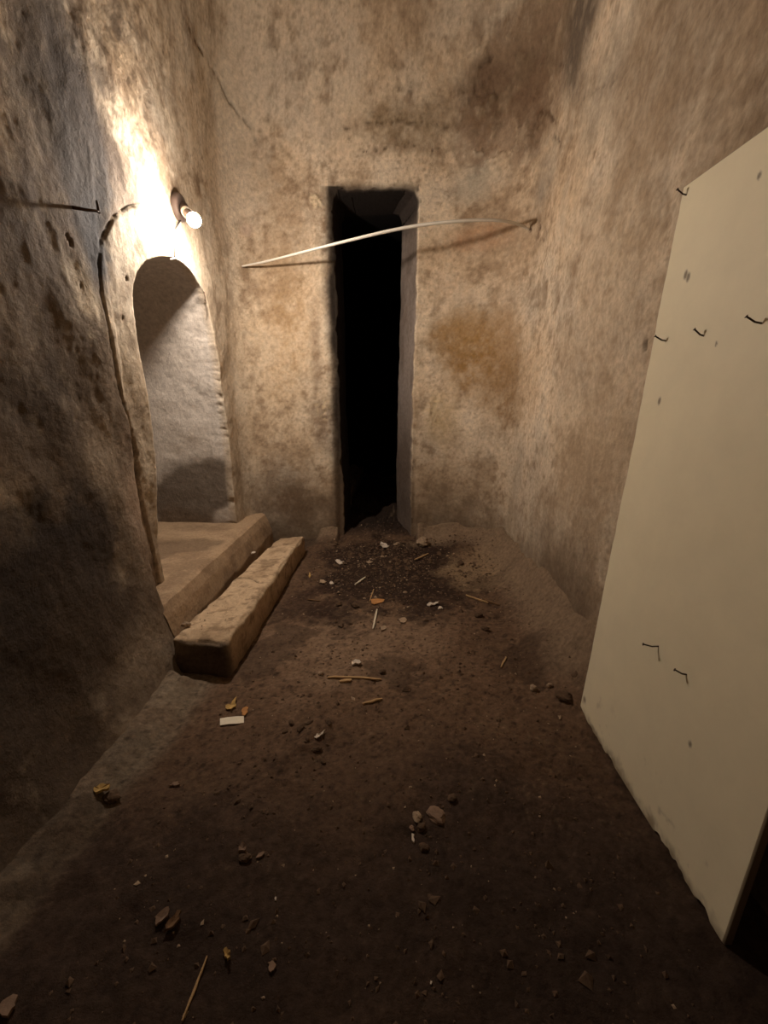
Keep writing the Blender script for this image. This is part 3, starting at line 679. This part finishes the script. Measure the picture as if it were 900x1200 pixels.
e_ = pts[-1]; V, fs = tube([e_ + (0, 0, .01), e_ + (0.004, .004, -.02), e_ + (.002, .002, -.045)], .004, 8); o = link('clamp', mesh_np('clamp', V - o0_, fs), 'iron', aw); o['label'] = 'small dark staple at the wire end'

# iron hook on the left wall
hk0 = surf_x(113, 247); 
pts = [surf_x(84, 243, -.004), surf_x(91, 244, .020), surf_x(102, 246, .045), surf_x(112, 247, .062), surf_x(116, 248, .064)]
V, fs = tube(pts, [.006, .006, .0055, .005, .005], 10)
hk = empty('iron_hook', tuple(pts[0])); tag(hk, 'dark iron hook with upturned tip on the left wall', 'hook')
link('shank', mesh_np('shank', V - pts[0], fs), 'iron', hk)
V, fs = tube([pts[-1] + (0, .0, -.006), pts[-1] + (0, -.002, .012), pts[-1] + (0, -.006, .036)], [.0055, .0055, .004], 10)
link('tip', mesh_np('tip', V - pts[0], fs), 'iron', hk)

# ---------------------------------------------------------------- the white rod across the doorway
rp = [(284, 312), (312, 306.5), (345, 298), (380, 289), (420, 279), (460, 269.5), (497, 263), (535, 259), (570, 257.5), (595, 259), (611, 264), (620, 268.5)]
e0, e1 = wp(284, 312), wp(620, 268.5)
yy = [e0[1] - .01, YB - .15, YB - .28, YB - .38, YB - .46, YB - .50, YB - .52, YB - .53, YB - .52, YB - .50, e1[1] + .0 - .01, e1[1] + .012]
print('rod ends', e0, e1)
pts = [py(u, v, y_) for (u, v), y_ in zip(rp, yy)]; pts = chaikin(pts, 2, closed=False)
V, fs = tube(pts, list(np.linspace(.0085, .0135, len(pts) // 2)) + list(np.linspace(.0135, .010, len(pts) - len(pts) // 2)), 10, flat=.75); rd = link('plastic_rod', mesh_np('plastic_rod', V, fs), 'plastic'); tag(rd, 'thin white bowed rod spanning the dark doorway', 'rod')

# ---------------------------------------------------------------- debris on the floor
def strip(name, p0, p1, w, t, m, label, cat, group=None, bend=.0, zoff=.0, taper=.6, parent=None):
    a = onfloor(*p0) if len(p0) == 2 else np.array(p0); b = onfloor(*p1) if len(p1) == 2 else np.array(p1)
    c = (a + b) / 2; dr = b - a; dr[2] = 0; L = np.linalg.norm(dr); dr /= L; sd = np.array((-dr[1], dr[0], 0)); n = 9; V = []
    for i in range(n):
        f = i / (n - 1); q = a * (1 - f) + b * f; 
        base = max(gh(q[0], q[1]), a[2] * (1 - f) + b[2] * f) if len(p0) == 2 else q[2]
        ww = w * (1 - (1 - taper) * abs(f - .5) * 2) * (1 + .15 * random.uniform(-1, 1)); q = q + sd * bend * math.sin(f * math.pi) + sd * random.uniform(-1, 1) * w * .08
        q[2] = base + zoff + .001 + t * .1
        for (sx, sz) in ((-1, 0), (1, 0), (1, 1), (.2, 1.15), (-1, 1)): V.append(q + sd * sx * ww / 2 + np.array((0, 0, sz * t)))
    V = np.array(V) - c; Fq = [[i * 5 + k, i * 5 + (k + 1) % 5, (i + 1) * 5 + (k + 1) % 5, (i + 1) * 5 + k] for i in range(n - 1) for k in range(5)]
    me = mesh_np(name, V, [np.array(Fq), np.array([[4, 3, 2, 1, 0], [(n - 1) * 5 + k for k in range(5)]])], smooth=False)
    o = link(name, me, m, parent, tuple(c)); tag(o, label, cat, group); return o
def flake(name, cen, outline, t, m, label, cat, group=None, tilt=.0, curl=.0, base=None):
    """thin scrap with thickness: outline in pixels around the centre, laid on the ground"""
    o2 = []
    for i in range(len(outline) if name != 'paper_strip' else 0):
        a_ = np.array(outline[i], float); b_ = np.array(outline[(i + 1) % len(outline)], float); o2 += [tuple(a_), tuple((a_ + b_) / 2 + np.array((random.uniform(-1, 1), random.uniform(-1, 1))) * np.linalg.norm(b_ - a_) * .28)]
    outline = [(x_ * .85, y_ * .8) for x_, y_ in o2] or outline; t = t * .7
    if base is None: c = onfloor(*cen); pts = [np.array(fl(cen[0] + x_, cen[1] + y_, c[2])) for x_, y_ in outline]; pts = [np.array((p[0], p[1], gh(p[0], p[1]))) for p in pts]
    else: pts = [np.array(fl(cen[0] + x_, cen[1] + y_, base)) for x_, y_ in outline]; c = np.array(fl(cen[0], cen[1], base))
    zb = .6 * np.mean([p[2] for p in pts]) + .4 * max(p[2] for p in pts) + .001
    n = len(pts); V = []
    for r in (0, 1):
        for s_ in (1.0, .55):
            for i, p in enumerate(pts):
                q = c + (p - c) * s_; k = np.linalg.norm((p - c)[:2]) * s_
                q[2] = zb + r * t + tilt * (i / n if i < n / 2 else 1 - i / n) * s_ * .02 + curl * min(k, .02) * .5 * (.5 + .5 * math.sin(i * .9))
                V.append(q)
    V.append(np.array((c[0], c[1], zb))); V.append(np.array((c[0], c[1], zb + t)))
    V = np.array(V) - (c[0], c[1], zb); f4 = []; f3 = []
    for i in range(n):
        j = (i + 1) % n
        f4.append([i, j, n + j, n + i][::1]); f4.append([2*n + j, 2*n + i, 3*n + i, 3*n + j]); f4.append([j, i, 2*n + i, 2*n + j])
        f3.append([n + i, n + j, 4*n]); f3.append([3*n + j, 3*n + i, 4*n + 1])
    o = link(name, mesh_np(name, V, [np.array(f4), np.array(f3)], smooth=False), m, None, (c[0], c[1], zb)); tag(o, label, cat, group); return o
def rnd_outline(w, h, n=9, rot=0, jag=.25):
    o = []
    for i in range(n):
        a = 2 * math.pi * (i + random.uniform(-.35, .35)) / n; r = 1 + random.uniform(-jag - .1, jag + .1); x_ = math.cos(a) * w / 2 * r; y_ = math.sin(a) * h / 2 * r
        o.append((x_ * math.cos(rot) - y_ * math.sin(rot), x_ * math.sin(rot) + y_ * math.cos(rot)))
    return o
def rock_mesh(name, rx, ry, rz, seed, nu=14, nv=9):
    V = []
    for j in range(nv + 1):
        th = math.pi * j / nv
        for i in range(nu):
            ph = 2 * math.pi * i / nu; V.append((math.sin(th) * math.cos(ph), math.sin(th) * math.sin(ph), math.cos(th)))
    V = np.array(V); k = 1 + .38 * fbm(V + seed * 3.7, 1.4, 3, 801); k = np.round(k * 5) / 5 * .5 + k * .5
    V = V * k[:, None] * (rx, ry, rz)
    Fq = [[j * nu + i, (j + 1) * nu + i, (j + 1) * nu + (i + 1) % nu, j * nu + (i + 1) % nu] for j in range(nv) for i in range(nu)]
    return mesh_np(name, V, [np.array(Fq)], smooth=False)
def rock(name, u, v, wpx, m, label, cat, group=None, flat=.6, asp=.8, seed=None):
    p = onfloor(u, v); dist = p[1] * math.cos(PITCH) + (H - p[2]) * math.sin(PITCH); r = wpx / F * dist / 2
    seed = seed if seed is not None else random.randint(0, 999)
    o = link(name, rock_mesh(name, r, r * asp, r * flat, seed), m, None, (p[0], p[1], p[2] + r * flat * .55)); o.rotation_euler[2] = random.uniform(0, 6)
    tag(o, label, cat, group); return o

G = 'splinters and laths lying on the earth floor'
strip('wood_stick', (442, 715), (437, 738), .012, .006, 'white_wood', 'short pale stick pointing away, centre of the floor', 'stick', G)
strip('wood_lath', (384, 795), (447, 797), .013, .006, 'wood', 'long thin brown lath lying across the middle of the floor', 'stick', G)
strip('wood_lath', (398, 800), (412, 798), .018, .007, 'wood', 'short splinter beneath the left part of the long lath', 'stick', G)
strip('wood_stick', (425, 826), (448, 820), .011, .006, 'wood', 'short brown stick just below the long lath', 'stick', G)
strip('wood_stick', (546, 699), (572, 708), .013, .008, 'wood', 'yellow-brown split stick on the pale mound at right', 'stick', G, zoff=.003)
strip('wood_stick', (566, 703), (585, 710), .014, .008, 'dark_wood', 'dark stick end touching the yellow split stick', 'stick', G)
strip('wood_stick', (486, 657), (502, 650), .014, .006, 'wood', 'small reddish splinter before the right door edge', 'stick', G, zoff=.004)
strip('wood_stick', (587, 783), (593, 771), .010, .005, 'wood', 'small brown splinter alone on the floor right of centre', 'stick', G)
strip('wood_stick', (433, 705), (438, 691), .007, .004, 'wood', 'thin twig standing behind the orange chip', 'stick', G)
strip('wood_stick', (243, 1122), (214, 1198), .005, .004, 'wood', 'long thin twig at the bottom edge of the floor', 'stick', G)
strip('wood_stick', (360, 703), (375, 705), .010, .005, 'dark_wood', 'dark splinter beside the right face of the stone step', 'stick', G)
strip('wood_stick', (416, 686), (428, 677), .011, .006, 'white_wood', 'pale sliver in the dark earth left of the doorway', 'stick', G)
G = 'scraps and chips on the earth floor'
flake('paper_strip', (272, 846), [(-14, -2), (-5, -3.5), (5, -4.5), (14, -5), (14, 3), (6, 4), (-4, 4.5), (-14, 6)], .004, 'paper', 'clean cream strip below the yellow leaf scrap', 'paper', G)
flake('leaf_scrap', (272, 827), [(-9, 5), (-6, 0), (0, -3), (5, -9), (7, -9), (5, -1), (6, 2), (2, 5), (-4, 7)], .006, 'yellow', 'ochre ragged scrap on the floor above the cream strip', 'scrap', G, tilt=1.0, curl=.1)
flake('bark_chip', (287, 834), [(-4, 6), (-5, 1), (2, -6), (5, -5), (4, 2), (0, 7)], .004, 'orange', 'thin brown chip touching the ochre scrap', 'chip', G)
flake('paper_scrap', (374, 863), [(-7, 2), (-3, -2), (4, -3), (9, -6), (5, 1), (0, 4), (-4, 5)], .004, 'white_paper', 'white torn scrap beside the ridge of clods', 'paper', G, tilt=1.0)
flake('paper_scrap', (418, 779), [(-7, -2), (-2, -4), (4, -3), (7, 1), (3, 4), (-3, 2), (-6, 3)], .008, 'white_paper', 'small crumpled white scrap above the long lath', 'paper', G, tilt=1.0, curl=.5)
flake('bark_chip', (442, 705), [(-9, -2), (0, -3), (10, -2), (8, 2), (0, 4), (-8, 3)], .007, 'orange', 'orange-brown chip behind the pale central stick', 'chip', G)
flake('plaster_chip', (507, 709), [(-8, 0), (-4, -3), (4, -2), (8, 0), (3, 2), (-4, 3)], .007, 'white_paper', 'pale flat chip in the rubble right of centre', 'chip', G, tilt=1.0)
flake('plaster_chip', (516, 713), rnd_outline(6, 4), .008, 'white_paper', 'tiny white chip at the right of the pale flat chip', 'chip', G)
flake('plaster_chip', (398, 659), [(-6, -2), (0, -3), (6, -1), (5, 2), (-2, 2)], .006, 'white_paper', 'oval pale flake between the step and the doorway', 'chip', G)
flake('paper_scrap', (451, 640), [(-6, -4), (-2, -2), (3, 0), (6, 3), (0, 5), (-4, 2)], .008, 'white_paper', 'grey-white curled scrap at the foot of the dark doorway', 'paper', G, tilt=1, curl=.4)
flake('paper_scrap', (464, 638), rnd_outline(11, 4, rot=-.4), .005, 'pebble', 'thin curved scrap right of the grey-white curled one', 'paper', G)
flake('plaster_chip', (378, 682), rnd_outline(9, 5), .006, 'pebble', 'small tan flake near the far right of the step', 'chip', G)
flake('plaster_chip', (389, 684), rnd_outline(6, 5), .008, 'white_paper', 'small pale crumb right of the tan flake', 'chip', G)
flake('plaster_chip', (363, 675), rnd_outline(3, 7), .008, 'yellow', 'small upright yellowish chip by the step far corner', 'chip', G)
flake('plaster_chip', (472, 728), [(-6, -1), (0, -4), (6, 0), (4, 3), (-3, 3)], .009, 'pebble', 'tan flat pebble right of the pale central stick', 'chip', G)
flake('plaster_chip', (450, 737), rnd_outline(8, 6), .006, 'pebble', 'grey-brown flake next to the lower end of the pale central stick', 'chip', G)
flake('plaster_chip', (190, 1078), [(-8, 11), (-8, 3), (0, -8), (10, -12), (10, -6), (0, 6)], .008, 'redstone', 'long grey chip in the dark lower left of the floor', 'chip', G, tilt=1)
flake('bark_chip', (203, 1084), [(-13, 14), (-10, 6), (3, -8), (12, -14), (10, -4), (-4, 10)], .010, 'dark_wood', 'dark curled bark piece behind the long grey chip', 'chip', G, tilt=1)
flake('leaf_scrap', (266, 1121), [(-5, -6), (0, -9), (5, -4), (3, 1), (5, 6), (1, 10), (-3, 4)], .010, 'yellow', 'crumpled yellow-brown scrap near the bottom edge', 'scrap', G, tilt=1, curl=.3)
flake('plaster_chip', (318, 1134), [(-5, -5), (1, -8), (6, -3), (3, 6), (-1, 9), (-4, 2)], .006, 'redstone', 'greyish triangular chip right of the crumpled yellow-brown scrap', 'chip', G)
flake('plaster_chip', (10, 1180), [(-18, 10), (-8, -5), (4, -13), (14, -14), (10, 2), (2, 12), (-8, 16)], .010, 'redstone', 'large pale chip in the bottom left corner', 'chip', G)
flake('plaster_chip', (285, 997), [(-6, 3), (-3, -4), (1, -6), (5, 0), (3, 5)], .012, 'redstone', 'brownish chip lying on a dark clod, left of centre', 'chip', G, tilt=1)
flake('plaster_chip', (305, 1003), [(-6, 5), (-4, 1), (3, -4), (6, -4), (2, 2)], .005, 'redstone', 'narrow chip just right of the brownish chip', 'chip', G)
flake('plaster_chip', (323, 1054), rnd_outline(3, 6), .004, 'white_paper', 'tiny white fleck in the dark lower floor', 'chip', G)
flake('plaster_chip', (484, 984), [(-2, -6), (2, -4), (2, 3), (1, 7), (-2, 3)], .008, 'white_paper', 'white sliver below the cluster of three stones', 'chip', G)
flake('plaster_chip', (505, 1153), rnd_outline(3, 6), .005, 'white_paper', 'tiny pale fleck at the bottom centre of the floor', 'chip', G)
flake('leaf_scrap', (118, 928), [(-9, 3), (-8, -2), (0, -5), (9, -3), (14, -4), (10, 2), (0, 4)], .012, 'yellow', 'ochre crumb on the mortar fillet at the left wall', 'scrap', G, tilt=1)
flake('plaster_chip', (656, 842), rnd_outline(4, 6), .006, 'pebble', 'small pale crumb beside the near foot of the cream board', 'chip', G)
flake('plaster_chip', (205, 921), rnd_outline(14, 6, rot=-.3), .010, 'redstone', 'flat brown flake on the fillet right of the ochre crumb', 'chip', G)
G = 'stones and clods on the earth floor'
rock('stone', 511, 957, 23, 'redstone', 'largest round flat reddish stone, lower centre', 'stone', G, flat=.35, asp=.8)
rock('stone', 489, 959, 14, 'pebble', 'angular stone touching the round flat stone on its left', 'stone', G, flat=.5)
rock('stone', 493, 971, 12, 'clod', 'dark stone in the middle of the small cluster', 'stone', G)
rock('stone', 483, 972, 8, 'redstone', 'small stone at the left of the small cluster', 'stone', G)
rock('stone', 497, 995, 12, 'clod', 'dark clod just below the small cluster', 'stone', G)
rock('stone', 625, 808, 9, 'pebble', 'small dark stone near the foot of the right wall', 'stone', G, flat=.8)
rock('stone', 644, 805, 7, 'pebble', 'paler little stone right of the dark one, near the board', 'stone', G, flat=.8)
rock('stone', 676, 793, 16, 'clod', 'dark clod tucked behind the far edge of the cream board', 'stone', G)
rock('stone', 661, 818, 22, 'clod', 'broad dark clod at the far foot of the cream board', 'stone', G, flat=.4)
rock('stone', 132, 935, 20, 'clod', 'dark lump standing in for a hollow in the mortar fillet by the left wall', 'stone', G, flat=.45)  # added lump, takes the place of a dark hollow in the fillet
rock('stone', 288, 1006, 14, 'clod', 'dark clod under the brownish chip', 'stone', G, flat=.5)
rock('stone', 416, 711, 9, 'clod', 'round dark clod left of the orange chip', 'stone', G)
rock('stone', 397, 709, 8, 'clod', 'small dark clod between the step and the orange chip', 'stone', G)
rock('stone', 539, 662, 10, 'clod', 'dark clod at the foot of the wall right of the doorway', 'stone', G)
rock('stone', 495, 638, 17, 'pebble', 'pale lump at the right jamb of the doorway', 'stone', G, flat=.6)
rock('stone', 561, 722, 10, 'clod', 'dark stone below the yellow split stick', 'stone', G)
rock('stone', 568, 738, 10, 'clod', 'dark stone farther below the yellow split stick', 'stone', G)
rock('stone', 448, 788, 8, 'clod', 'dark clod at the right end of the long lath', 'stone', G)
rock('stone', 376, 790, 7, 'pebble', 'small tan pebble at the left end of the long lath', 'stone', G)
rock('stone', 530, 937, 11, 'clod', 'brown clod above and right of the round flat stone', 'stone', G)
rng = np.random.RandomState(5)
clods = [(352, 854, 14, 'largest dark clod in the middle of the ridge by the white torn scrap'), (341, 848, 10, 'dark clod at the top left of the ridge by the white torn scrap'),
 (363, 847, 9, 'dark clod at the top middle of the ridge, above its largest clod'), (334, 858, 8, 'small dark clod at the far left tip of the ridge'),
 (385, 846, 12, 'dark clod at the upper right end of the ridge, past the white scrap'), (360, 867, 9, 'dark clod just left of the white torn scrap'),
 (371, 879, 13, 'dark clod just below the white torn scrap'), (378, 893, 10, 'dark clod at the bottom end of the ridge')]
for i, (u, v, wpx, lab) in enumerate(clods):
    rock('soil_clod', u, v, wpx, 'clod', lab, 'clod', 'clods of the dark ridge on the floor', flat=.4, asp=.5, seed=i + 3)

# droppings and lumps on the step
o = link('bird_dropping', rock_mesh('bird_dropping', .012, .02, .008, 5), 'white_paper', None, (*fl(297, 648, .165)[:2], .168)); tag(o, 'small white dropping on the far half of the stone step', 'dropping')
o = link('mortar_lump', rock_mesh('mortar_lump', .022, .012, .012, 9), 'pebble', None, (*fl(218, 733, .165)[:2], .17)); tag(o, 'pale mortar lump on the near left of the stone step', 'lump')

# crumbs strewn about, past counting
def crumbs(name, n, sampler, size, m, label, seed, height=None):
    r = np.random.RandomState(seed); XY = np.array([sampler(r) for _ in range(n)]); hz = floor_h(XY[:, 0], XY[:, 1]) if height is None else np.full(n, height)
    s = size * np.exp(r.normal(0, .5, n)); V = np.zeros((n, 6, 3)); base = np.array([(1, 0, 0), (0, 1, 0), (-1, 0, 0), (0, -1, 0), (0, 0, 1), (0, 0, -1)], float)
    for k in range(6):
        V[:, k] = base[k] * s[:, None] * r.uniform(.5, 1.3, (n, 3)) * (1, 1, .6) + r.uniform(-.2, .2, (n, 3)) * s[:, None]
    a = r.uniform(0, 6.28, n); c_, s_ = np.cos(a)[:, None], np.sin(a)[:, None]
    X, Y = V[:, :, 0] * c_ - V[:, :, 1] * s_, V[:, :, 0] * s_ + V[:, :, 1] * c_
    V[:, :, 0] = X + XY[:, :1]; V[:, :, 1] = Y + XY[:, 1:2]; V[:, :, 2] += (hz + s * .15)[:, None]
    tri = np.array([(0, 1, 4), (1, 2, 4), (2, 3, 4), (3, 0, 4), (1, 0, 5), (2, 1, 5), (3, 2, 5), (0, 3, 5)])
    Fq = (tri[None] + (np.arange(n) * 6)[:, None, None]).reshape(-1, 3)
    o = link(name, mesh_np(name, V.reshape(-1, 3), [Fq], smooth=False), m); tag(o, label, 'crumbs', kind='stuff'); return o
def s_door(r):
    while True:
        x, y = r.normal(0, .38), 3.2 + r.normal(0, .42)
        if -.62 < x < .75 and 2.2 < y < 3.95 and (y < 3.6 or -.35 < x < .03): return x, y
def s_all(r):
    while True:
        x, y = r.uniform(-.7, .8), r.uniform(.55, 3.5)
        if not (x < -.64 and y > 1.7) and not (x > .68 and y < 1.6): return x, y
crumbs('earth_crumbs', 1900, s_door, .007, 'clod', 'dark crumbs strewn over the earth before the doorway', 1)
crumbs('pale_crumbs', 420, s_door, .0046, 'pebble', 'pale crumbs strewn over the dark earth before the doorway', 2)
crumbs('soil_crumbs', 2600, s_all, .0042, 'clod', 'dark soil crumbs scattered all over the floor', 3)
crumbs('grit', 420, s_all, .0028, 'pebble', 'pale grit scattered all over the floor', 4)
crumbs('step_grit', 70, lambda r: (r.uniform(-.93, -.74), 1.85 + abs(r.normal(0, .35)) % 1.4), .0022, 'clod', 'dark grit lying on top of the stone step', 6, height=.163)
